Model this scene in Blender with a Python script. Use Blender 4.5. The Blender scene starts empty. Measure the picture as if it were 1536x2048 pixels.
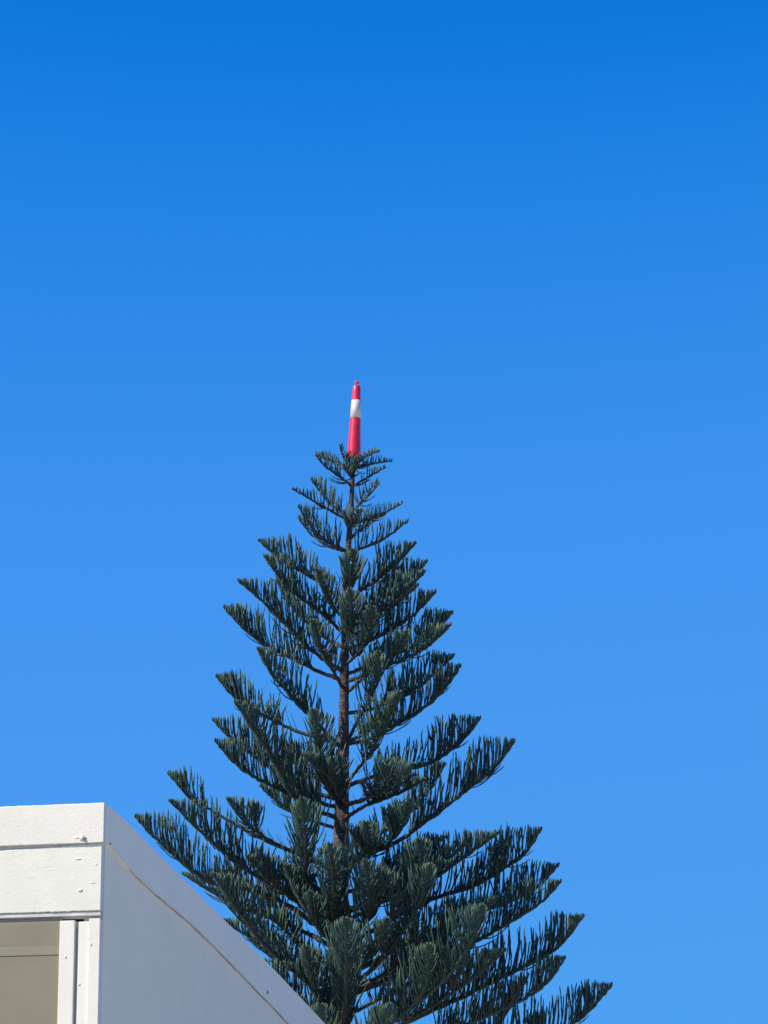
import bpy, math, random
import numpy as np
from mathutils import Vector

# ---------------------------------------------------------------- camera, sky, sun, exposure
random.seed(7)
rng = np.random.default_rng(7)
SC = bpy.context.scene
COL = SC.collection
FPX = 6000.0                       # focal length in photo pixels (photo 1536 x 2048)
PITCH = math.radians(13.87)
CAM = Vector((0.0, 0.0, 1.6))
cd = bpy.data.cameras.new('camera'); cam = bpy.data.objects.new('camera', cd); COL.objects.link(cam)
cam.location = CAM; cam.rotation_euler = (math.pi/2 + PITCH, 0, 0)
cd.sensor_fit = 'VERTICAL'; cd.sensor_height = 36.0; cd.lens = 36.0*FPX/2048.0
cd.clip_start = 0.1; cd.clip_end = 6000
SC.camera = cam

SUN_EL = math.radians(40)
SX, SY = -0.93, -0.37              # horizontal direction towards the sun (left, a little behind the camera)
n_ = math.hypot(SX, SY); SX /= n_; SY /= n_
world = bpy.data.worlds.new("World"); SC.world = world; world.use_nodes = True
nt = world.node_tree; nt.nodes.clear()
sky = nt.nodes.new('ShaderNodeTexSky'); sky.sky_type = 'NISHITA'; sky.sun_disc = False
sky.sun_elevation = SUN_EL
sky.sun_rotation = math.atan2(SX, SY)
sky.altitude = 0; sky.air_density = 1.0; sky.dust_density = 0.6; sky.ozone_density = 1.6
# deep, saturated clear-day blue: the sky's own radiance graded through a colour curve
SKY_K = 0.146
sep = nt.nodes.new('ShaderNodeSeparateColor')
nt.links.new(sky.outputs[0], sep.inputs[0])
def mth(op, a, b):
    m = nt.nodes.new('ShaderNodeMath'); m.operation = op
    for i, q in enumerate((a, b)):
        if isinstance(q, (int, float)): m.inputs[i].default_value = q
        else: nt.links.new(q, m.inputs[i])
    return m.outputs[0]
xg = mth('MULTIPLY', sep.outputs[1], SKY_K)
sr = nt.nodes.new('ShaderNodeValToRGB'); el = sr.color_ramp.elements
stops = [(0.15, (0.0, 0.13, 0.60)), (0.305, (0.004, 0.188, 0.716)), (0.346, (0.0176, 0.231, 0.776)), (0.449, (0.0513, 0.292, 0.855)),
         (0.573, (0.065, 0.3185, 0.871)), (0.826, (0.076, 0.3515, 0.88)), (1.0, (0.10, 0.39, 0.90))]
el[0].position = stops[0][0]; el[0].color = (*stops[0][1], 1); el[1].position = stops[-1][0]; el[1].color = (*stops[-1][1], 1)
for p_, c_ in stops[1:-1]:
    e_ = el.new(p_); e_.color = (*c_, 1)
nt.links.new(xg, sr.inputs[0])
vm = nt.nodes.new('ShaderNodeVectorMath'); vm.operation = 'SCALE'; vm.inputs['Scale'].default_value = 1/SKY_K
nt.links.new(sr.outputs[0], vm.inputs[0])
bg = nt.nodes.new('ShaderNodeBackground'); bg.inputs['Strength'].default_value = 0.10
wo = nt.nodes.new('ShaderNodeOutputWorld')
nt.links.new(vm.outputs[0], bg.inputs[0]); nt.links.new(bg.outputs[0], wo.inputs[0])

sl = bpy.data.lights.new('sun', 'SUN'); sl.energy = 4.3; sl.angle = math.radians(0.5); sl.color = (1.0, 0.91, 0.77)
so = bpy.data.objects.new('sun', sl); COL.objects.link(so)
sd = Vector((SX*math.cos(SUN_EL), SY*math.cos(SUN_EL), math.sin(SUN_EL)))
so.rotation_euler = sd.to_track_quat('Z', 'Y').to_euler(); so.location = (-20, -10, 30)

SC.view_settings.view_transform = 'Standard'; SC.view_settings.look = 'None'
SC.view_settings.exposure = 0.55; SC.view_settings.gamma = 1.0
SC.cycles.max_bounces = 8

# ---------------------------------------------------------------- helpers
cp, sp = math.cos(PITCH), math.sin(PITCH)
def ray(px, py):
    a = (px-768.0)/FPX; b = (1024.0-py)/FPX
    return Vector((a, cp - b*sp, sp + b*cp))
def at(px, py, Y):                 # the point of the vertical plane y = Y seen at that photo pixel
    r = ray(px, py); return CAM + r*(Y/r.y)
def hit(px, py, p0, n):            # the point of the plane (p0, n) seen at that photo pixel
    r = ray(px, py); return CAM + r*((p0-CAM).dot(n)/r.dot(n))

def tag(o, label=None, cat=None, group=None, kind=None):
    if label: o['label'] = label
    if cat: o['category'] = cat
    if group: o['group'] = group
    if kind: o['kind'] = kind
    return o
def empty(name, loc):
    o = bpy.data.objects.new(name, None); COL.objects.link(o); o.location = loc; return o
def link(name, me, mat, parent=None):
    o = bpy.data.objects.new(name, me); COL.objects.link(o)
    if mat: me.materials.append(mat)
    if parent is not None:
        o.parent = parent
        q = parent; off = Vector((0, 0, 0))
        while q is not None: off += q.location; q = q.parent
        o.location = -off           # meshes are written in world coordinates
    return o
class MB:
    def __init__(s): s.v = []; s.f = []
    def poly(s, pts): 
        b = len(s.v); s.v += [tuple(p) for p in pts]; s.f.append(tuple(range(b, b+len(pts))))
    def hexa(s, p):                 # 8 corners: 0-3 one side, 4-7 the other
        b = len(s.v); s.v += [tuple(q) for q in p]
        for f in ((0,1,2,3),(7,6,5,4),(0,4,5,1),(1,5,6,2),(2,6,7,3),(3,7,4,0)): s.f.append(tuple(b+i for i in f))
    def prism(s, pts, off):         # outline extruded by a vector
        n = len(pts); b = len(s.v)
        s.v += [tuple(p) for p in pts] + [tuple(Vector(p)+off) for p in pts]
        s.f.append(tuple(range(b, b+n))); s.f.append(tuple(range(b+2*n-1, b+n-1, -1)))
        for i in range(n):
            j = (i+1) % n; s.f.append((b+i, b+n+i, b+n+j, b+j))
    def build(s, name, mat, parent=None, bevel=0, smooth=False):
        me = bpy.data.meshes.new(name); me.from_pydata(s.v, [], s.f); 
        import bmesh
        bm = bmesh.new(); bm.from_mesh(me); bmesh.ops.recalc_face_normals(bm, faces=bm.faces)
        if bevel: bmesh.ops.bevel(bm, geom=list(bm.edges), offset=bevel, segments=2, profile=0.6, affect='EDGES')
        bm.to_mesh(me); bm.free()
        if smooth: me.shade_smooth()
        return link(name, me, mat, parent)

def material(name):
    m = bpy.data.materials.new(name); m.use_nodes = True
    n = m.node_tree; b = n.nodes['Principled BSDF']; return m, n, b
def noise(n, scale, detail=6, rough=0.6, vec=None, mapscale=None):
    t = n.nodes.new('ShaderNodeTexNoise'); t.inputs['Scale'].default_value = scale
    t.inputs['Detail'].default_value = detail; t.inputs['Roughness'].default_value = rough
    g = n.nodes.new('ShaderNodeNewGeometry'); src = g.outputs['Position']
    if mapscale:
        mp = n.nodes.new('ShaderNodeMapping'); mp.inputs['Scale'].default_value = mapscale
        mp.inputs['Rotation'].default_value = (0, 0, math.radians(15.2))
        n.links.new(src, mp.inputs[0]); src = mp.outputs[0]
    n.links.new(src, t.inputs['Vector']); return t
def ramp(n, src, stops):
    r = n.nodes.new('ShaderNodeValToRGB'); e = r.color_ramp.elements
    e[0].position, e[0].color = stops[0][0], (*stops[0][1], 1); e[1].position, e[1].color = stops[1][0], (*stops[1][1], 1)
    for p, c in stops[2:]:
        x = e.new(p); x.color = (*c, 1)
    n.links.new(src, r.inputs[0]); return r
def bump(n, b, src, strength, dist, prev=None):
    u = n.nodes.new('ShaderNodeBump'); u.inputs['Strength'].default_value = strength; u.inputs['Distance'].default_value = dist
    n.links.new(src, u.inputs['Height'])
    if prev: n.links.new(prev.outputs[0], u.inputs['Normal'])
    n.links.new(u.outputs[0], b.inputs['Normal']); return u

def paint_mat(name, c0, c1, rough=0.45, grain=(1.2, 1.2, 14), gs=0.5, gd=0.004):
    m, n, b = material(name)
    t = noise(n, 5, 8, 0.65); r = ramp(n, t.outputs['Fac'], [(0.35, c0), (0.65, c1)])
    n.links.new(r.outputs[0], b.inputs['Base Color']); b.inputs['Roughness'].default_value = rough
    g = noise(n, 7, 6, 0.6, mapscale=grain)
    r2 = ramp(n, g.outputs['Fac'], [(0.60, (0, 0, 0)), (0.78, (1, 1, 1))])
    u = bump(n, b, r2.outputs[0], gs, gd)
    t2 = noise(n, 55, 5, 0.6, mapscale=(1, 1, 1.6)); u2 = bump(n, b, t2.outputs['Fac'], 0.35, 0.003, u)
    t3 = noise(n, 260, 3, 0.6); bump(n, b, t3.outputs['Fac'], 0.25, 0.0015, u2)
    return m
M_TOP = paint_mat('white_painted_timber', (0.68, 0.65, 0.56), (0.72, 0.69, 0.60), gs=0.25)
M_BOARD = paint_mat('white_cracked_paint', (0.66, 0.65, 0.55), (0.71, 0.70, 0.59), gs=0.30, gd=0.003)
M_STILE = paint_mat('white_gloss_paint', (0.69, 0.66, 0.575), (0.74, 0.71, 0.62), gs=0.15)
M_SIDE = paint_mat('grey_white_sheet', (0.86, 0.78, 0.59), (0.90, 0.82, 0.62), rough=0.65, grain=(1, 1, 1), gs=0.12)
M_BARGE = paint_mat('grey_white_barge', (0.84, 0.785, 0.63), (0.88, 0.825, 0.665), rough=0.6, grain=(1, 1, 1), gs=0.12)
M_DIRT_SHADE, n, b = material('old_timber_shade'); t = noise(n, 40); r = ramp(n, t.outputs['Fac'], [(0.3, (0.17, 0.15, 0.14)), (0.7, (0.30, 0.265, 0.24))])
n.links.new(r.outputs[0], b.inputs['Base Color']); b.inputs['Roughness'].default_value = 0.9  # bare timber and nails, and the painted shadow line below the barge board
M_SOFFIT, n, b = material('weathered_soffit'); t = noise(n, 14, 8, 0.6, mapscale=(1, 1, 6)); r = ramp(n, t.outputs['Fac'], [(0.3, (0.42, 0.41, 0.38)), (0.7, (0.66, 0.65, 0.62))])
n.links.new(r.outputs[0], b.inputs['Base Color']); b.inputs['Roughness'].default_value = 0.8
M_BLIND, n, b = material('olive_grey_blind'); t = noise(n, 3.2, 8, 0.6); r = ramp(n, t.outputs['Fac'], [(0.3, (0.365, 0.29, 0.205)), (0.7, (0.415, 0.335, 0.245))])
n.links.new(r.outputs[0], b.inputs['Base Color']); b.inputs['Roughness'].default_value = 0.9
M_RAIL, n, b = material('pale_blind_rail'); t = noise(n, 9, 5, 0.6); r = ramp(n, t.outputs['Fac'], [(0.3, (0.40, 0.325, 0.24)), (0.7, (0.44, 0.36, 0.27))])
n.links.new(r.outputs[0], b.inputs['Base Color']); b.inputs['Roughness'].default_value = 0.8
M_GLASS = bpy.data.materials.new('window_glass'); M_GLASS.use_nodes = True
n = M_GLASS.node_tree; n.nodes.clear()
tr = n.nodes.new('ShaderNodeBsdfTransparent'); tr.inputs[0].default_value = (0.80, 0.84, 0.80, 1)
gl = n.nodes.new('ShaderNodeBsdfGlossy'); gl.inputs['Roughness'].default_value = 0.02
fr = n.nodes.new('ShaderNodeFresnel'); fr.inputs[0].default_value = 1.5
mx = n.nodes.new('ShaderNodeMixShader'); ou = n.nodes.new('ShaderNodeOutputMaterial')
n.links.new(fr.outputs[0], mx.inputs[0]); n.links.new(tr.outputs[0], mx.inputs[1]); n.links.new(gl.outputs[0], mx.inputs[2]); n.links.new(mx.outputs[0], ou.inputs[0])
M_ROOF, n, b = material('grey_metal_roofing'); b.inputs['Base Color'].default_value = (0.4, 0.41, 0.42, 1); b.inputs['Roughness'].default_value = 0.5
t = noise(n, 3); r = ramp(n, t.outputs['Fac'], [(0.3, (0.34, 0.35, 0.36)), (0.7, (0.45, 0.46, 0.47))]); n.links.new(r.outputs[0], b.inputs['Base Color'])

# ---------------------------------------------------------------- ground
M_GROUND, n, b = material('sandy_ground')
t = noise(n, 0.35, 10, 0.65); r = ramp(n, t.outputs['Fac'], [(0.3, (0.36, 0.31, 0.22)), (0.5, (0.44, 0.385, 0.29)), (0.75, (0.52, 0.46, 0.35))])
n.links.new(r.outputs[0], b.inputs['Base Color']); b.inputs['Roughness'].default_value = 0.95
t = noise(n, 6, 8); bump(n, b, t.outputs['Fac'], 0.6, 0.05)
g = MB(); S = 2500; K = 24
for i in range(K):
    for j in range(K):
        x0, x1 = -S+2*S*i/K, -S+2*S*(i+1)/K; y0, y1 = -S+2*S*j/K, -S+2*S*(j+1)/K
        g.poly([(x0, y0, 0), (x1, y0, 0), (x1, y1, 0), (x0, y1, 0)])
tag(g.build('ground', M_GROUND), kind='structure')

# ---------------------------------------------------------------- house: tall front wall with fascia boards and window, raked side wall
TH = math.radians(15.2)
U = Vector((-math.cos(TH), math.sin(TH), 0))        # along the front, to the left
V = Vector((math.sin(TH), math.cos(TH), 0))         # along the side, away from the camera
NF = Vector((-math.sin(TH), -math.cos(TH), 0))      # front normal
NS = Vector((math.cos(TH), -math.sin(TH), 0))       # side normal
A = at(208, 1605, 13.0)
house = tag(empty('house', (A.x, A.y, 0)), 'white painted timber house corner with fascia boards, window and steeply raked grey side wall', 'house')
def zf(px, py): return hit(px, py, A, NF).z
def uf(px, py): return (hit(px, py, A, NF)-A).dot(U)
WL = 5.2
def box(mb, u0, u1, n0, n1, z0, z1):                # box in the front wall's frame: u left of the corner, n out from the wall
    P = lambda u, nn, z: Vector((A.x, A.y, 0)) + U*u + NF*nn + Vector((0, 0, z))
    mb.hexa([P(u0, n0, z0), P(u1, n0, z0), P(u1, n0, z1), P(u0, n0, z1), P(u0, n1, z0), P(u1, n1, z0), P(u1, n1, z1), P(u0, n1, z1)])
zt = A.z; z1 = zf(205, 1684.5); z2 = zf(200, 1820); z3 = zf(204, 1840)
def wavy_board(name, mat, u0, u1, n0, n1, zlo, zhi, amp, seed, cuts=260, bev=0.003, drop=0.0):
    # a long board with slightly uneven edges and face, modelled in columns
    P = lambda u, nn, z: Vector((A.x, A.y, 0)) + U*u + NF*nn + Vector((0, 0, z))
    r = np.random.default_rng(seed); mb = MB()
    def wob(n, k):
        w = r.normal(0, 1, n)
        ker = np.ones(k)/k; return np.convolve(w, ker, 'same')*math.sqrt(k)
    us = np.concatenate([np.linspace(u0, min(u1, 0.6), cuts), np.linspace(min(u1, 0.6), u1, 30)[1:]]) if u1 > 0.6 else np.linspace(u0, u1, cuts)
    m = len(us); a, c = wob(m, 7)*amp, wob(m, 9)*amp; e = wob(m, 25)*amp*0.12
    ring = []
    for i, u in enumerate(us):
        f = n1 + e[i]; zh = zhi + c[i] - min(drop*u, 0.03)
        pts = [(n0, zlo+a[i]), (f-bev, zlo+a[i]), (f-bev*0.3, zlo+a[i]+bev*0.3), (f, zlo+a[i]+bev), (f, zh-bev), (f-bev*0.3, zh-bev*0.3), (f-bev, zh), (n0, zh)]
        ring.append([P(u, p, z) for p, z in pts])
    k = len(ring[0]); b0 = len(mb.v)
    for rg in ring: mb.v += [tuple(p) for p in rg]
    for i in range(m-1):
        for j in range(k):
            q = (j+1) % k; mb.f.append((b0+i*k+j, b0+i*k+q, b0+(i+1)*k+q, b0+(i+1)*k+j))
    mb.f.append(tuple(b0+j for j in range(k))); mb.f.append(tuple(b0+(m-1)*k+j for j in reversed(range(k))))
    return mb.build(name, mat, house)
top = wavy_board('top_fascia', M_TOP, 0.0, WL, -0.03, 0.0, z1, zt, 0.0006, 1)
low = wavy_board('lower_fascia', M_BOARD, 0.012, WL, -0.05, -0.013, z2, z1-0.0012, 0.0007, 2, drop=0.036)
bk = MB(); box(bk, 0.02, WL, -0.07, -0.0175, z1-0.08, z1+0.05); bk.build('backing_board', M_SOFFIT, house)
# soffit strip under the lower board
s = MB(); box(s, 0.012, WL, -0.045, -0.020, z2-0.020, z2-0.001); box(s, 0.0135, WL, -0.20, -0.046, z2-0.030, z2+0.02)
s.build('soffit', M_SOFFIT, house, bevel=0.002)
# window: stiles, pane, blind
win = MB(); ub0 = uf(204.5, 1850); ub1 = uf(174.5, 1850); ua0 = uf(146, 1850); ua1 = uf(116, 1850)
zs = z2-0.031
wz0 = 0.95
corner = MB(); box(corner, 0.0125, ub1, -0.10, -0.019, 0.0, zs-0.002); corner.build('corner_post', M_STILE, house, bevel=0.003)
mid = MB(); box(mid, ub1+0.0005, uf(152, 1850), -0.10, -0.030, 0.0, zs-0.013); mid.build('window_jamb', M_STILE, house, bevel=0.003)
rb = MB(); box(rb, uf(152, 1850)+0.0005, ua0-0.0005, -0.09, -0.046, wz0, zs-0.014); rb.build('jamb_rebate', M_SOFFIT, house)
frame = MB(); box(frame, ua0, ua1, -0.09, -0.020, wz0, zs-0.008)
box(frame, ua1+1.9, ua1+1.965, -0.09, -0.020, wz0, zs-0.001)
box(frame, ua1+0.0005, ua1+1.8995, -0.085, -0.025, wz0, wz0+0.07)
fo = frame.build('window_frame', M_STILE, house, bevel=0.003)
g = MB(); box(g, ua1-0.005, ua1+1.905, -0.028, -0.028, wz0+0.06, zs-0.002); g.v = g.v[:4]; g.f = [(0, 1, 2, 3)]; g.build('pane', M_GLASS, fo)
bl = MB(); box(bl, ua1-0.004, ua1+1.904, -0.044, -0.034, wz0+0.06, zs+0.002); blo = bl.build('blind', M_BLIND, fo)
rz0, rz1 = hit(60, 1911, A-NF*0.032, NF).z, hit(60, 1893, A-NF*0.032, NF).z
bl = MB(); box(bl, ua1-0.004, ua1+1.904, -0.0335, -0.0305, rz0, rz1); bl.build('blind_rail', M_RAIL, fo, bevel=0.002)
# wall under and beside the window
w = MB(); box(w, uf(152, 1850)+0.004, ua1+1.965, -0.14, -0.05, 0.0, wz0-0.001); box(w, ua1+1.967, WL, -0.14, -0.03, 0.0, zs)
w.build('front_wall', M_STILE, house)
# side wall, traced rake
edge = [(212,1608.5),(228,1621),(247,1637.5),(269,1659),(306,1697),(362,1753),(406,1797),(459,1850),(500,1890),(553,1944),(600,1994),(647,2044)]
crea = [(213,1686),(222,1693),(241,1717),(266,1745),(303,1780),(331,1804),(359,1827),(387,1852),(425,1889),(472,1937),(512,1979),(547,2015),(575,2045)]
AS = A + U*0.004
E3 = [hit(x, y, AS, NS) for x, y in edge]; C3 = [hit(x, y, AS, NS) for x, y in crea]
d = (E3[-1]-E3[3]).normalized(); E3.append(E3[-1]+d*1.1)
d2 = (C3[-1]-C3[3]).normalized(); C3.append(C3[-1]+d2*1.1)
E3[0] = AS.copy(); E3[0].z = zt-0.001
C3 = [Vector((AS.x, AS.y, z1-0.002))] + C3[1:]
def dense(P, k=6, amp=0.0):
    out = []
    for i in range(len(P)-1):
        for j in range(k):
            q = P[i].lerp(P[i+1], j/k); q = q + Vector((0, 0, rng.normal(0, 1)*amp)); out.append(q)
    out.append(P[-1]); return out
E3[0] = E3[0] + V*0.031; C3[0] = C3[0] + V*0.031
Cd = dense(C3, 5, 0.0012)
endv = E3[-1]
b = MB(); b.prism(E3 + Cd[::-1], U*0.012); barge = b.build('barge_board', M_BARGE, house)
# flat sheet under the board, set back a few millimetres; it rises behind the board
back = AS + U*0.0065
W3 = [p + U*0.0065 for p in dense([e - Vector((0, 0, 0.02)) for e in E3], 1)]
foot = [Vector((W3[-1].x, W3[-1].y, 0)), Vector((W3[0].x, W3[0].y, 0)) + V*0.0225]
W3[0] = W3[0] + V*0.0225
b = MB(); b.prism(W3 + foot, U*0.09); sw = b.build('side_wall', M_SIDE, house)
# cover bead and a dark strip under it that paints in the shadow line
bead, shade_strip = MB(), MB()
for i in range(4, len(Cd)-2):
    p, q = Cd[i], Cd[i+1]
    up = Vector((0, 0, 0.007)); dn = Vector((0, 0, -1))
    bead.hexa([p, q, q+up, p+up, p+NS*0.003, q+NS*0.003, q+up+NS*0.0015, p+up+NS*0.0015])
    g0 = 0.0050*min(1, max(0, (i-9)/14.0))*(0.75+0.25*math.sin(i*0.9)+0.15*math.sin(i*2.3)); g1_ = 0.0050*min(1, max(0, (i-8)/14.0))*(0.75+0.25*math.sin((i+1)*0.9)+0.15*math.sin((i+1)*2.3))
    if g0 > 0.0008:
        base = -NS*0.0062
        shade_strip.hexa([p+dn*g0+base, q+dn*g1_+base, q+base, p+base, p+dn*g0-NS*0.0045, q+dn*g1_-NS*0.0045, q-NS*0.0045, p-NS*0.0045])
bead.build('cover_bead', M_BARGE, barge); shade_strip.build('painted_shadow_line', M_DIRT_SHADE, sw)
# roof
b = MB(); R = [e + U*0.013 - Vector((0, 0, 0.004)) for e in E3]; R[0] = R[0] + V*0.001
b.v = []; 
for e in R:
    b.v += [tuple(e), tuple(e + U*(WL-0.03))]
for i in range(len(R)-1): b.f.append((2*i, 2*i+2, 2*i+3, 2*i+1))
m_ = len(b.v)
for e in R:
    e2 = e - Vector((0, 0, 0.03)); b.v += [tuple(e2), tuple(e2 + U*(WL-0.03))]
for i in range(len(R)-1): b.f.append((m_+2*i, m_+2*i+1, m_+2*i+3, m_+2*i+2))
for i in range(len(R)-1):
    b.f.append((2*i, m_+2*i, m_+2*i+2, 2*i+2)); b.f.append((2*i+1, 2*i+3, m_+2*i+3, m_+2*i+1))
b.f.append((0, 1, m_+1, m_)); k = 2*(len(R)-1); b.f.append((k, m_+k, m_+k+1, k+1))
b.build('roof', M_ROOF, house)
W0 = W3[-1]
b = MB(); b.prism([W0+U*0.1, W0+U*(WL-0.1), W0+U*(WL-0.1)-Vector((0, 0, W0.z)), W0+U*0.1-Vector((0, 0, W0.z))], -V*0.09); b.build('rear_wall', M_SIDE, house)
b = MB(); b.prism([p + U*(WL-0.1) for p in W3] + [p + U*(WL-0.1) for p in foot], U*0.09); b.build('far_side_wall', M_SIDE, house)

# flaked paint, nail heads and chips
def blob(mb, c, nrm, r, h, seed, squash=(1, 1), rim=1.0):
    rr = random.Random(seed); n_ = 14; z = Vector((0, 0, 1)); t = nrm.cross(z).normalized()
    rings = [(1.0, 0.0), (0.8, 0.5), (0.5, 0.9)]; base = len(mb.v)
    jit = [rr.uniform(0.7, 1.25) for _ in range(n_)]
    for k, (a_, hh) in enumerate(rings):
        for i in range(n_):
            an = 2*math.pi*i/n_; q = c + t*math.cos(an)*r*a_*jit[i]*squash[0] + z*math.sin(an)*r*a_*jit[i]*squash[1] + nrm*(h*hh-0.0008); mb.v.append(tuple(q))
    mb.v.append(tuple(c + nrm*h*rim))
    for k in range(2):
        for i in range(n_):
            j = (i+1) % n_; mb.f.append((base+k*n_+i, base+k*n_+j, base+(k+1)*n_+j, base+(k+1)*n_+i))
    for i in range(n_): mb.f.append((base+2*n_+i, base+2*n_+(i+1) % n_, base+3*n_))
mb = MB(); c = hit(165, 1675.5, A, NF); blob(mb, c, NF, 0.016, 0.010, 3, (1.1, 0.85)); blob(mb, hit(155, 1675, A, NF), NF, 0.010, 0.004, 5, (2.2, 0.5)); mb.build('paint_flake', M_TOP, top, smooth=True)
mb = MB(); blob(mb, hit(167, 1677, A+NF*0.008, NF), NF, 0.008, 0.004, 13, (0.8, 1.1)); mb.build('bare_timber_chip', M_DIRT_SHADE, top)
A2 = A-NF*0.013
for k, (x, y, r_, h_, sq) in enumerate([(156, 1718, 0.010, 0.004, (1.6, 0.45)), (160, 1781, 0.011, 0.006, (1.2, 0.7)), (90, 1733.5, 0.012, 0.0018, (3.8, 0.16)), (62, 1755, 0.012, 0.0015, (3.6, 0.12)), (15, 1784, 0.012, 0.0016, (2.0, 0.16)), (185, 1766, 0.009, 0.003, (1.8, 0.25)), (192, 1729, 0.006, 0.003, (1.4, 0.5))]):
    mb = MB(); blob(mb, hit(x, y, A2, NF), NF, r_, h_, 20+k, sq); mb.build('paint_blister', M_BOARD, low, smooth=True)
for k, (x, y, dn, par) in enumerate([(182, 1889, 0.019, None), (131, 1914, 0.020, fo), (158, 1969, 0.030, None)]):
    mb = MB(); blob(mb, hit(x, y, A-NF*dn, NF), NF, 0.007, 0.004, 40+k); mb.build('nail_head', M_STILE, par or house, smooth=True)
for k, (x, y, r_) in enumerate([(220.5, 1687, 0.009), (535, 1985, 0.015)]):
    mb = MB(); blob(mb, hit(x, y, AS, NS), NS, r_, 0.003, 51+k, (1.2, .85)); mb.build('rusty_nail', M_DIRT_SHADE, barge)

# ---------------------------------------------------------------- Norfolk pine
TY = 39.0
M_BARK, n, b = material('ringed_bark')
g1 = noise(n, 9, 8, 0.7, mapscale=(1, 1, 5)); g2 = noise(n, 30, 6, 0.7)
r = ramp(n, g1.outputs['Fac'], [(0.30, (0.032, 0.024, 0.022)), (0.50, (0.070, 0.052, 0.048)), (0.70, (0.24, 0.185, 0.165))])
n.links.new(r.outputs[0], b.inputs['Base Color']); b.inputs['Roughness'].default_value = 0.9
u = bump(n, b, g1.outputs['Fac'], 0.8, 0.03); bump(n, b, g2.outputs['Fac'], 0.6, 0.01, u)
M_LIMB, n, b = material('branch_bark')
g1 = noise(n, 25, 6, 0.7); r = ramp(n, g1.outputs['Fac'], [(0.40, (0.024, 0.022, 0.021)), (0.80, (0.13, 0.112, 0.098))])
n.links.new(r.outputs[0], b.inputs['Base Color']); b.inputs['Roughness'].default_value = 0.85; bump(n, b, g1.outputs['Fac'], 0.7, 0.01)
M_LEAF, n, b = material('pine_needle_cords')
at_ = n.nodes.new('ShaderNodeAttribute'); at_.attribute_name = 'age'
r = ramp(n, at_.outputs['Fac'], [(0.0, (0.030, 0.040, 0.036)), (0.16, (0.017, 0.048, 0.048)), (0.55, (0.030, 0.074, 0.066)), (1.0, (0.150, 0.220, 0.105))])  # old base to young tip, with sunlit highlights also put into the tip colour
t = noise(n, 2.2, 3, 0.5); r2 = ramp(n, t.outputs['Fac'], [(0.3, (0.75, 0.80, 0.9)), (0.7, (1.25, 1.15, 0.9))])
mxc = n.nodes.new('ShaderNodeMix'); mxc.data_type = 'RGBA'; mxc.blend_type = 'MULTIPLY'; mxc.inputs[0].default_value = 1.0
n.links.new(r.outputs[0], mxc.inputs[6]); n.links.new(r2.outputs[0], mxc.inputs[7]); n.links.new(mxc.outputs[2], b.inputs['Base Color'])
b.inputs['Roughness'].default_value = 0.6; b.inputs['Specular IOR Level'].default_value = 0.4

TR = [(915,713,3),(930,706,4),(1000,703,5),(1090,697,5.6),(1150,691,6.3),(1300,690,7.8),(1400,688,9.5),(1500,687,11),(1600,684,14),(1700,682,16),(1800,679,17.5),(1920,678,19),(2048,677,20.5),(2300,675,24),(2560,673,29)]
ys = [t[0] for t in TR]; xs = [t[1] for t in TR]; ws = [t[2] for t in TR]
def tx(y): return float(np.interp(y, ys, xs))
def tw(y): return float(np.interp(y, ys, ws))
MPP = TY/FPX*1.03                    # metres per photo pixel at the tree
pine_base = at(tx(2640), 2640, TY); pine_base.z = 0
pine = tag(empty('norfolk_pine', pine_base), 'tall dark green conical pine with upswept comb-like branches behind the white house', 'tree')

def tube_arrays(P, R, sides, jag=0.0, phase=0.0, r=rng):
    P = np.asarray(P, float); n = len(P)
    T = np.gradient(P, axis=0); T /= np.linalg.norm(T, axis=1)[:, None]+1e-9
    ref = np.array([1., 0, 0]) if abs(T[0][0]) < 0.8 else np.array([0, 1., 0])
    A_ = np.cross(T, ref); A_ /= np.linalg.norm(A_, axis=1)[:, None]+1e-9; B_ = np.cross(T, A_)
    ang = np.arange(sides)*2*np.pi/sides + phase
    rr = np.asarray(R)[:, None]*np.ones((1, sides))
    if jag: rr = rr*(1+r.uniform(-jag, jag, rr.shape))
    tw_ = np.arange(n)[:, None]*0.6 if jag else 0
    an = ang[None, :] + tw_
    v = P[:, None, :] + rr[..., None]*(np.cos(an)[..., None]*A_[:, None, :] + np.sin(an)[..., None]*B_[:, None, :])
    v = v.reshape(-1, 3)
    i = np.arange(n-1)[:, None]*sides; j = np.arange(sides)[None, :]; k = (j+1) % sides
    f = np.stack([i+j, i+k, i+sides+k, i+sides+j], -1).reshape(-1, 4)
    return v, f
class Soup:
    def __init__(s): s.V = []; s.F = []; s.A = []; s.n = 0
    def add(s, v, f, a=None):
        s.V.append(v); s.F.append(f+s.n); s.A.append(a if a is not None else np.zeros(len(v))); s.n += len(v)
    def build(s, name, mat, parent, smooth=True):
        V_ = np.concatenate(s.V); F_ = np.concatenate(s.F); A_ = np.concatenate(s.A)
        me = bpy.data.meshes.new(name); me.vertices.add(len(V_)); me.vertices.foreach_set('co', V_.astype(np.float32).ravel())
        me.loops.add(len(F_)*4); me.loops.foreach_set('vertex_index', F_.astype(np.int32).ravel())
        me.polygons.add(len(F_)); me.polygons.foreach_set('loop_start', (np.arange(len(F_))*4).astype(np.int32))
        me.update(calc_edges=True); me.validate()
        at = me.attributes.new('age', 'FLOAT', 'POINT'); at.data.foreach_set('value', A_.astype(np.float32))
        if smooth: me.shade_smooth()
        return link(name, me, mat, parent)

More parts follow.
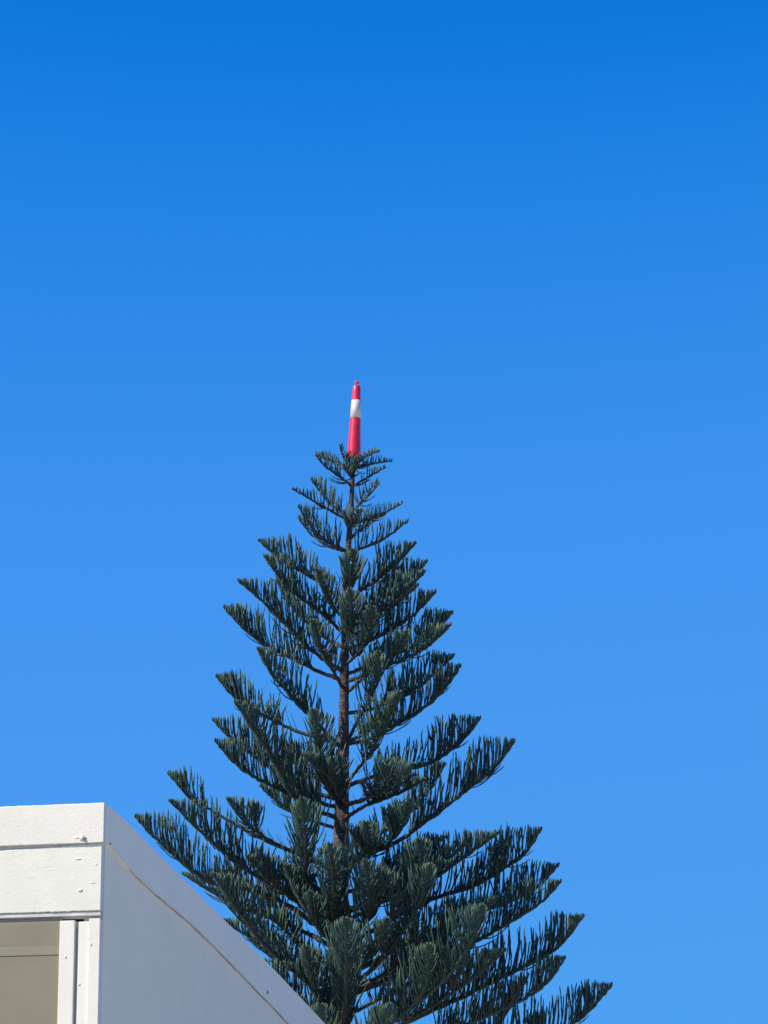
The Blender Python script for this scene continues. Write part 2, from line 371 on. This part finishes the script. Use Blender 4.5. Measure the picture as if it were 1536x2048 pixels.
# trunk with raised rings at the whorls
s = Soup(); P = []; R = []
yy = 912.0
while yy < 2640:
    p = at(tx(min(yy, 2560)), yy, TY) if yy < 2560 else at(tx(2560), yy, TY)
    P.append(p[:]); R.append(tw(yy)*MPP*(1+rng.uniform(-.035, .035))); yy += 6
P.append((P[-1][0], TY, -0.1)); R.append(R[-1]*1.15)
v, f = tube_arrays(P[::-1], R[::-1], 20, 0.0)
v += rng.normal(0, 0.0025, v.shape)
s.add(v, f); trunk = s.build('trunk', M_BARK, pine)

def spline(K, n):
    K = [np.array(k, float) for k in K]; K = [2*K[0]-K[1]] + K + [2*K[-1]-K[-2]]; out = []
    m = len(K)-3
    for t in np.linspace(0, m-1e-6, n):
        i = int(t); u_ = t-i; a, b_, c_, d_ = K[i:i+4]
        out.append(0.5*((2*b_)+(-a+c_)*u_+(2*a-5*b_+4*c_-d_)*u_**2+(-a+3*b_-3*c_+d_)*u_**3))
    return np.array(out)
Zv = np.array([0, 0, 1.0])
NCORD = 0
def cord(S, p0, d0, d1, L, r0, age0, age1, turn=0.55, thin=True):
    global NCORD; NCORD += 1
    n = max(4, int(L/0.036)); t = np.linspace(0, 1, n)
    w = (1-np.exp(-t*3.2/turn*0.55))[:, None]
    D = d0[None, :]*(1-w) + d1[None, :]*w
    wob = np.cumsum(rng.normal(0, 0.020, (n, 3)), axis=0); D = D + wob
    D /= np.linalg.norm(D, axis=1)[:, None]
    P = p0[None, :] + np.concatenate([np.zeros((1, 3)), np.cumsum(D[:-1]*(L/(n-1)), axis=0)])
    if thin: R_ = r0*np.interp(t, [0, 0.12, 0.35, 0.85, 0.96, 1], [0.6, 0.75, 0.95, 1.0, 0.70, 0.2])
    else: R_ = r0*np.interp(t, [0, 0.1, 0.85, 1], [0.6, 1, 0.9, 0.3])
    v, f = tube_arrays(P, R_, 5, 0.38, rng.uniform(0, 6))
    a = np.repeat(age0+(age1-age0)*t**1.4, 5)
    S.add(v, f, a)

def branch(yb, pts, D, fs=0.28, Lm=74, rmul=1.0, dens=1.0, under=4, k=1.0):
    """yb: photo row where the limb leaves the trunk, pts: photo pixels out to the tip, D: metres the tip stands nearer than the trunk."""
    px = [(tx(yb), yb)] + list(pts)
    cum = [0]
    for a, b_ in zip(px[:-1], px[1:]): cum.append(cum[-1]+math.hypot(a[0]-b_[0], a[1]-b_[1]))
    K = [at(x, y, TY - D*(c_/cum[-1])**0.9)[:] for (x, y), c_ in zip(px, cum)]
    n = 44; P = spline(K, n)
    seg = np.linalg.norm(np.diff(P, axis=0), axis=1); arc = np.concatenate([[0], np.cumsum(seg)]); L = arc[-1]
    t = arc/L
    rb = min(0.034, 0.008+0.0085*L)*rmul
    P[1:-1] += rng.normal(0, 0.004, P[1:-1].shape)
    S = Soup(); v, f = tube_arrays(P, rb*(1-t)**0.8+0.006, 7, 0.10); S.add(v, f)
    # short dead twigs on the bare part
    for _ in range(int(4*L*fs*3)):
        q = rng.uniform(0.12, max(fs+0.1, 0.2)); i = int(np.interp(q, t, np.arange(n))); i = min(i, n-2)
        T = P[i+1]-P[i]; T /= np.linalg.norm(T); sd_ = np.cross(T, Zv); sd_ /= np.linalg.norm(sd_)+1e-9
        d0 = T*0.5 + sd_*rng.choice([-1, 1])*rng.uniform(.4, 1) + Zv*rng.uniform(-.2, .5)
        ll = rng.uniform(0.08, 0.28); m = 6; tt = np.linspace(0, 1, m)[:, None]
        Q = P[i] + d0*tt*ll + Zv*(tt**2)*ll*0.5
        v, f = tube_arrays(Q, np.linspace(0.005, 0.0025, m), 4); S.add(v, f)
    SS = S; F = Soup(); s_ = 0.012; side = 1; Lmax = Lm*MPP
    fend = L*(1-fs); ph1 = rng.uniform(5, 12); ph2 = rng.uniform(0, 6); ph3 = rng.uniform(3, 8)
    while s_ < fend:
        x = 1-s_/L; i = min(int(np.interp(x, t, np.arange(n))), n-2)
        p = np.array([np.interp(x, t, P[:, c_]) for c_ in range(3)])
        T = P[min(i+1, n-1)]-P[max(i-1, 0)]; T /= np.linalg.norm(T); sd_ = np.cross(T, Zv); sd_ /= np.linalg.norm(sd_)+1e-9
        young = math.exp(-s_/0.35)
        near = math.exp(-s_/0.5); rise = max(0.02, P[-1][2]-p[2])
        want = max(rise*1.04+0.035, 0.45*s_+0.03)*(1+rng.normal(0, 0.03))
        Lc = min(Lmax*rng.uniform(0.70, 1.15)*(1+0.16*math.sin(s_*ph3+ph2)), want)
        if s_ > fend*0.75: Lc *= rng.uniform(0.55, 1.0)
        lean = rng.uniform(0.3, 1.0)
        d0 = T*0.30 + sd_*side*lean + Zv*0.35
        d1 = T*rng.normal(0.05, 0.10)*(1-.5*near) + sd_*side*rng.uniform(-0.05, 0.28) + Zv + rng.normal(0, 0.07+0.045*min(1, abs(D)), 3)*(1-.5*near)
        d0 /= np.linalg.norm(d0); d1 /= np.linalg.norm(d1)
        cord(F, p, d0, d1, max(Lc, 0.05)*1.08, 0.0098*k*rng.uniform(0.75, 1.3), rng.uniform(0.0, 0.25) if s_ > .4 else 0.35, rng.uniform(0.35, 0.95)+0.2*young, turn=rng.uniform(0.35, 0.6))
        if rng.random() < 0.85*min(1, dens*dens):      # short young cords hugging the limb
            q0 = T*rng.uniform(0, .8) + sd_*side*rng.uniform(0.3, 1.2) + Zv*rng.uniform(-.3, .5); q1 = T*rng.uniform(-.1, .5) + Zv + sd_*side*rng.uniform(0, .5)
            cord(F, p, q0/np.linalg.norm(q0), q1/np.linalg.norm(q1), max(0.05, Lc*rng.uniform(0.12, 0.40)), 0.011*k, 0.1, 0.5, thin=False)
        side = -side
        s_ += rng.uniform(0.009, 0.020)/dens*(1-0.3*near)*(1+0.9*max(0, math.sin(s_*ph1+ph2))*(s_ > .3))
    # side shoots: short secondary limbs with their own sprays
    if L > 1.5 and yb > 1595 and fs < 0.6:
        for _ in range(int(rng.integers(0, 3))):
            x = rng.uniform(max(0.25, fs*0.8), 0.72); i = min(int(np.interp(x, t, np.arange(n))), n-2)
            T = P[i+1]-P[i]; T /= np.linalg.norm(T); sd_ = np.cross(T, Zv); sd_ /= np.linalg.norm(sd_)+1e-9; sg = rng.choice([-1, 1])
            d_ = T*rng.uniform(0.5, 0.9) + sd_*sg*rng.uniform(0.5, 1.0) + Zv*rng.uniform(0.1, 0.45); d_ /= np.linalg.norm(d_)
            ls = rng.uniform(0.3, 0.6); m = 10; tt = np.linspace(0, 1, m)[:, None]
            Q = P[i] + d_*tt*ls + Zv*(tt**2)*ls*0.25
            v, f = tube_arrays(Q, np.linspace(0.016, 0.007, m), 6, 0.1); SS.add(v, f)
            a_ = 0.0
            while a_ < ls*0.8:
                j = (1-a_/ls)*(m-1); j0 = min(int(j), m-2); p = Q[j0]+(Q[j0+1]-Q[j0])*(j-j0); e_ = rng.choice([-1, 1])
                s2 = np.cross(d_, Zv); s2 /= np.linalg.norm(s2)
                q0 = d_*0.4 + s2*e_*rng.uniform(.3, 1.1) + Zv*0.3; q1 = d_*rng.uniform(0, .3) + Zv + s2*e_*rng.uniform(0, .35) + rng.normal(0, .08, 3)
                cord(F, p, q0/np.linalg.norm(q0), q1/np.linalg.norm(q1), min(0.42, 0.09+0.8*a_)*rng.uniform(.8, 1.15), 0.0098, 0.1, 0.8, turn=.5)
                a_ += rng.uniform(0.008, 0.018)
    # cords sweeping along under the limb
    for _ in range(under):
        s_ = rng.uniform(0.4, max(0.6, fend*0.95)); x = max(0.02, 1-s_/L); i = min(max(int(np.interp(x, t, np.arange(n))), 0), n-2)
        T = P[i+1]-P[i]; T /= np.linalg.norm(T); sd_ = np.cross(T, Zv); sd_ /= np.linalg.norm(sd_)+1e-9
        d0 = T*0.9 - Zv*rng.uniform(0.15, 0.55) + sd_*rng.uniform(-.5, .5); d1 = T*0.8 + Zv*rng.uniform(0.5, 0.9) + sd_*rng.uniform(-.2, .2)
        cord(F, P[i], d0/np.linalg.norm(d0), d1/np.linalg.norm(d1), min(rng.uniform(0.2, 0.5), s_*0.5), 0.0085, 0.1, 0.5, turn=1.2, thin=False)
    # leafy sheath over the young end of the limb
    m = np.where(t > max(fs+0.08, 0.3))[0]
    v, f = tube_arrays(P[m], np.linspace(rb*(1-t[m[0]])**0.8+0.010*k, 0.013*k*k, len(m)), 6, 0.35); F.add(v, f, np.full(len(v), 0.22))
    limb = S.build('branch', M_LIMB, pine); F.build('foliage', M_LEAF, limb)

B = [
# crown round the bollard
(972,[(672,948),(650,932),(631,911)],0.25,.2,38),(972,[(735,955),(756,943),(772,934)],0.2,.2,36),
(938,[(672,926),(648,917),(633,908)],-0.3,.2,28),(936,[(735,930),(760,925),(782,922)],-0.2,.2,26),
(940,[(690,920),(684,905),(679,890)],0.1,.3,14),(935,[(725,918),(742,908),(758,903)],-0.5,.2,20),(955,[(700,950),(692,938),(688,930)],0.5,.1,22),(952,[(700,935),(697,920),(695,908)],0.35,.1,16),(948,[(712,932),(716,922),(722,912)],0.3,.1,16),
# 1040
(1042,[(655,1018),(615,995),(584,978)],0.3,.12,46),(1040,[(662,1010),(641,984),(622,959)],-0.35,.12,46),
(1050,[(733,1038),(768,1026),(804,1007)],0.15,.12,44),(1026,[(722,1005),(742,985),(756,966)],-0.5,.2,36),(1056,[(708,1045),(713,1034),(718,1020)],0.8,.1,40),(1060,[(698,1045),(692,1035),(688,1024)],0.6,.1,36),
# 1100
(1102,[(655,1084),(622,1052),(596,1012)],0.35,.1,60),(1104,[(652,1090),(618,1064),(596,1036)],-0.3,.1,56),
(1106,[(735,1092),(775,1073),(817,1042)],0.2,.1,56),(1080,[(718,1060),(740,1045),(770,1030)],-0.7,.2,44),
(1195,[(702,1165),(705,1130),(706,1100)],1.2,.1,62),
# 1180-1300
(1205,[(640,1165),(572,1125),(517,1082)],-0.4,.15,66),(1268,[(640,1225),(575,1172),(528,1112)],0.5,.12,72),
(1200,[(745,1165),(790,1130),(832,1086)],0.3,.15,66),(1235,[(752,1205),(808,1168),(854,1124)],-0.3,.15,66),(1255,[(750,1228),(805,1190),(850,1142)],0.5,.15,62),
(1345,[(622,1300),(565,1242),(520,1198),(476,1161)],0.4,.22,76),(1362,[(620,1335),(545,1296),(493,1262),(447,1214)],0.0,.24,76),
(1296,[(640,1268),(585,1215),(556,1160)],-0.8,.2,66),
(1300,[(752,1275),(825,1232),(872,1184)],0.2,.15,72),(1350,[(760,1322),(850,1280),(905,1226)],-0.3,.18,74),(1365,[(760,1338),(845,1300),(903,1250)],0.6,.18,66),
(1300,[(700,1260),(702,1225),(700,1180)],1.5,.15,66),(1330,[(722,1300),(738,1260),(745,1215)],1.4,.2,66),(1240,[(668,1215),(650,1180),(634,1140)],1.0,.2,62),
(1380,[(665,1340),(640,1290),(625,1240)],1.3,.3,66),(1280,[(740,1250),(790,1210),(836,1172)],-0.8,.2,56),
(1390,[(735,1350),(790,1310),(815,1262)],1.1,.3,64),
# 1420-1500
(1500,[(612,1424),(568,1375),(540,1340),(516,1297)],0.9,.25,78),(1492,[(600,1464),(545,1440),(480,1405),(432,1352)],-0.3,.42,76),
(1428,[(745,1417),(820,1385),(872,1345),(908,1312)],-0.5,.28,78),(1490,[(750,1473),(850,1414),(895,1370),(921,1332)],0.3,.2,80),
(1500,[(716,1440),(742,1385),(757,1305)],1.3,.45,72),(1490,[(735,1462),(775,1430),(800,1385)],1.7,.3,66),(1575,[(735,1513),(760,1465),(782,1425)],1.2,.4,72),

# 1570-1620
(1640,[(595,1600),(548,1520),(505,1455),(470,1404)],1.3,.1,84),(1602,[(600,1575),(520,1520),(465,1480),(425,1440)],-0.4,.15,76),(1618,[(592,1590),(520,1560),(465,1522),(430,1481)],0.2,.15,76),
(1620,[(652,1560),(640,1490),(626,1420)],1.8,.12,80),(1610,[(672,1575),(668,1550),(664,1518)],1.6,.1,60),
(1575,[(760,1549),(850,1530),(915,1490),(961,1437)],-0.1,.22,82),(1725,[(780,1690),(850,1645),(930,1583),(990,1535),(1030,1482)],0.0,.34,84),
(1612,[(742,1594),(795,1565),(826,1530)],2.1,.42,74),(1640,[(735,1610),(790,1590),(850,1560)],1.4,.35,66),(1700,[(790,1650),(850,1590),(890,1530)],-0.9,.35,66),
(1745,[(735,1712),(738,1680),(731,1645)],2.0,.15,66),(1740,[(770,1690),(810,1640),(820,1600)],1.5,.25,66),
(1570,[(640,1560),(600,1535),(560,1490)],-1.1,.2,60),(1660,[(620,1640),(560,1610),(520,1570)],-0.7,.3,60),
# 1700-1900
(1745,[(605,1712),(510,1670),(430,1625),(375,1590),(335,1545)],0.0,.72,84),(1745,[(605,1712),(525,1672),(485,1640),(455,1597)],1.0,.70,66),
(1850,[(570,1785),(480,1730),(400,1662),(339,1602)],0.9,.2,84),(1880,[(545,1795),(420,1762),(330,1696),(269,1632)],0.0,.28,80),
(1800,[(614,1760),(612,1700),(604,1598)],2.3,.3,84),(1880,[(664,1830),(667,1770),(660,1688)],2.4,.2,84),(1895,[(735,1835),(738,1790),(731,1722)],2.4,.2,84),
(1820,[(750,1806),(835,1778),(920,1720),(1000,1664)],0.7,.2,84),(1900,[(765,1850),(860,1800),(955,1768),(1045,1710),(1083,1659)],-0.2,.22,84),
(1985,[(745,1938),(800,1868),(840,1800),(862,1730)],2.0,.35,84),(1790,[(765,1760),(830,1725),(890,1675)],-1.0,.25,76),(1830,[(780,1790),(840,1740),(838,1680)],1.6,.3,76),
(1990,[(545,1905),(490,1840),(425,1749)],1.6,.15,84),(1900,[(580,1850),(470,1810),(365,1748)],-0.9,.3,70),(1900,[(640,1860),(624,1825),(620,1785)],1.6,.15,76),
(1850,[(640,1820),(590,1770),(570,1730)],1.2,.2,76),
(2000,[(870,1920),(975,1870),(1075,1810),(1122,1763)],0.4,.28,84),(1960,[(830,1880),(960,1825),(1060,1785),(1118,1731)],-0.5,.28,84),
(2110,[(690,2000),(692,1930),(690,1838)],2.8,.15,90),(1975,[(650,1950),(590,1880),(520,1820)],0.5,.3,80),(1980,[(655,1965),(560,1925),(490,1870),(440,1840)],-0.4,.2,80),
(1960,[(720,1930),(760,1890),(775,1838)],2.0,.3,70),(1985,[(810,1936),(870,1910),(890,1870)],-1.2,.35,76),
(1745,[(605,1712),(530,1676),(512,1648),(505,1606)],0.9,.78,60),
(1870,[(600,1810),(540,1762),(492,1712)],1.0,.2,84),(1850,[(770,1800),(850,1752),(932,1690)],0.9,.22,84),(2000,[(800,1930),(900,1862),(1000,1795)],0.9,.3,84),(2130,[(850,2020),(940,1962),(1012,1900)],1.0,.35,84),
# low part of the frame
(2110,[(900,2005),(1010,1952),(1110,1900),(1167,1832)],0.0,.35,84),(2160,[(910,2060),(1010,2015),(1085,1975),(1131,1916)],0.5,.4,84),(2230,[(930,2130),(1090,2075),(1170,2030),(1224,1970)],0.0,.35,86),
(2120,[(860,1985),(935,1895),(965,1812)],2.6,.3,90),(2110,[(800,2030),(850,1970),(858,1890)],2.2,.3,84),(2040,[(765,1996),(830,1965),(900,1940)],-1.2,.3,76),
(2100,[(640,2040),(560,1980),(500,1920)],0.6,.15,84),(2120,[(620,2070),(540,2010),(480,1960)],-0.5,.15,80),(2060,[(650,2010),(625,1960),(610,1895)],1.8,.15,84),
(2190,[(640,2120),(600,2060),(560,1990)],1.6,.1,84),(2220,[(720,2150),(760,2090),(780,2010)],2.2,.2,84),(2230,[(860,2120),(980,2060),(1040,1990)],-1.0,.3,80),
(2230,[(640,2160),(640,2080),(640,2010)],2.2,.1,84),
]
print('branches', len(B)); assert len(B) <= 99
for bb in B:
    yb, pts, D, fs, Lm = bb
    up_ = yb < 1110
    branch(yb, pts, D, fs, Lm, k=0.78 if up_ else 0.97, dens=0.62 if up_ else 1.0)
print('cords', NCORD)

# ---------------------------------------------------------------- striped road bollard stuck over the leader
def vinyl(name, c0, c1, rough):
    m, n, b = material(name); t = noise(n, 12, 6, 0.65); r = ramp(n, t.outputs['Fac'], [(0.3, c0), (0.65, c1)])
    n.links.new(r.outputs[0], b.inputs['Base Color']); b.inputs['Roughness'].default_value = rough
    b.inputs['Coat Weight'].default_value = 0.2; bump(n, b, t.outputs['Fac'], 0.2, 0.004); return m
M_RED = vinyl('red_pink_plastic', (0.50, 0.009, 0.034), (0.76, 0.022, 0.066), 0.38)
M_WHITE = vinyl('white_reflective_sleeve', (0.50, 0.47, 0.45), (0.70, 0.67, 0.65), 0.45)
ct, cb = at(713.6, 771, TY), at(707.5, 917, TY)
bol = tag(empty('traffic_bollard', cb), 'slim red traffic cone bollard with one white band, stuck on the top of the pine', 'traffic cone')
ax = np.array((ct-cb)[:]); H = np.linalg.norm(ax); ax /= H
def lathe(prof, name, mat, parent, jitter=0.0, sides=36):
    P = np.array([np.array(cb[:]) + ax*h for h, r_ in prof]); R_ = [r_ for h, r_ in prof]
    T = ax; A_ = np.cross(T, [0, 1.0, 0]); A_ /= np.linalg.norm(A_); B_ = np.cross(T, A_)
    an = np.arange(sides)*2*np.pi/sides
    v = np.concatenate([p + rr*(np.cos(an)[:, None]*A_+np.sin(an)[:, None]*B_) for p, rr in zip(P, R_)])
    i = np.arange(len(prof)-1)[:, None]*sides; j = np.arange(sides)[None, :]; k_ = (j+1) % sides
    f = np.stack([i+j, i+k_, i+sides+k_, i+sides+j], -1).reshape(-1, 4)
    if jitter: v[:sides] += ax*rng.uniform(-jitter, jitter, sides)[:, None]
    s = Soup(); s.add(v, f); return s.build(name, mat, parent)
px = MPP*0.98
rb_, rt_ = 14.3*px, 8.0*px
rad = lambda h: rb_ + (rt_-rb_)*(h/H)
prof = [(0.0, rad(0)-0.004)] + [(H*q, rad(H*q)) for q in (0.004, .1, .2, .3, .4, .5, .6, .7, .8, .9, .975)] + [(H*0.995, rt_*0.86), (H*1.0, rt_*0.5), (H*1.008, rt_*0.36)]
body = lathe([(h*1.0, r_-0.0) for h, r_ in prof], 'cone_body', M_RED, bol, 0.006)
lathe([(0.012, rad(0)-0.006), (H*.5, rad(H*.5)-0.004)], 'inner_shell', M_RED, body)
h0, h1 = H*(917-837)/146.0, H*(917-801)/146.0
lathe([(h0, rad(h0)-0.001), (h0+0.001, rad(h0)+0.003), (h1-0.001, rad(h1)+0.003), (h1, rad(h1)-0.001)], 'reflective_band', M_WHITE, bol)
kn = [(H*1.0, 2.0*px), (H*1.012, 1.8*px), (H*1.022, 2.3*px), (H*1.034, 4.2*px), (H*1.046, 4.4*px), (H*1.056, 3.6*px), (H*1.063, 1.2*px), (H*1.064, 0.1*px)]
lathe(kn, 'top_knob', M_RED, bol)
print('pine base', pine_base[:], 'house A', A[:], 'cone H', H)
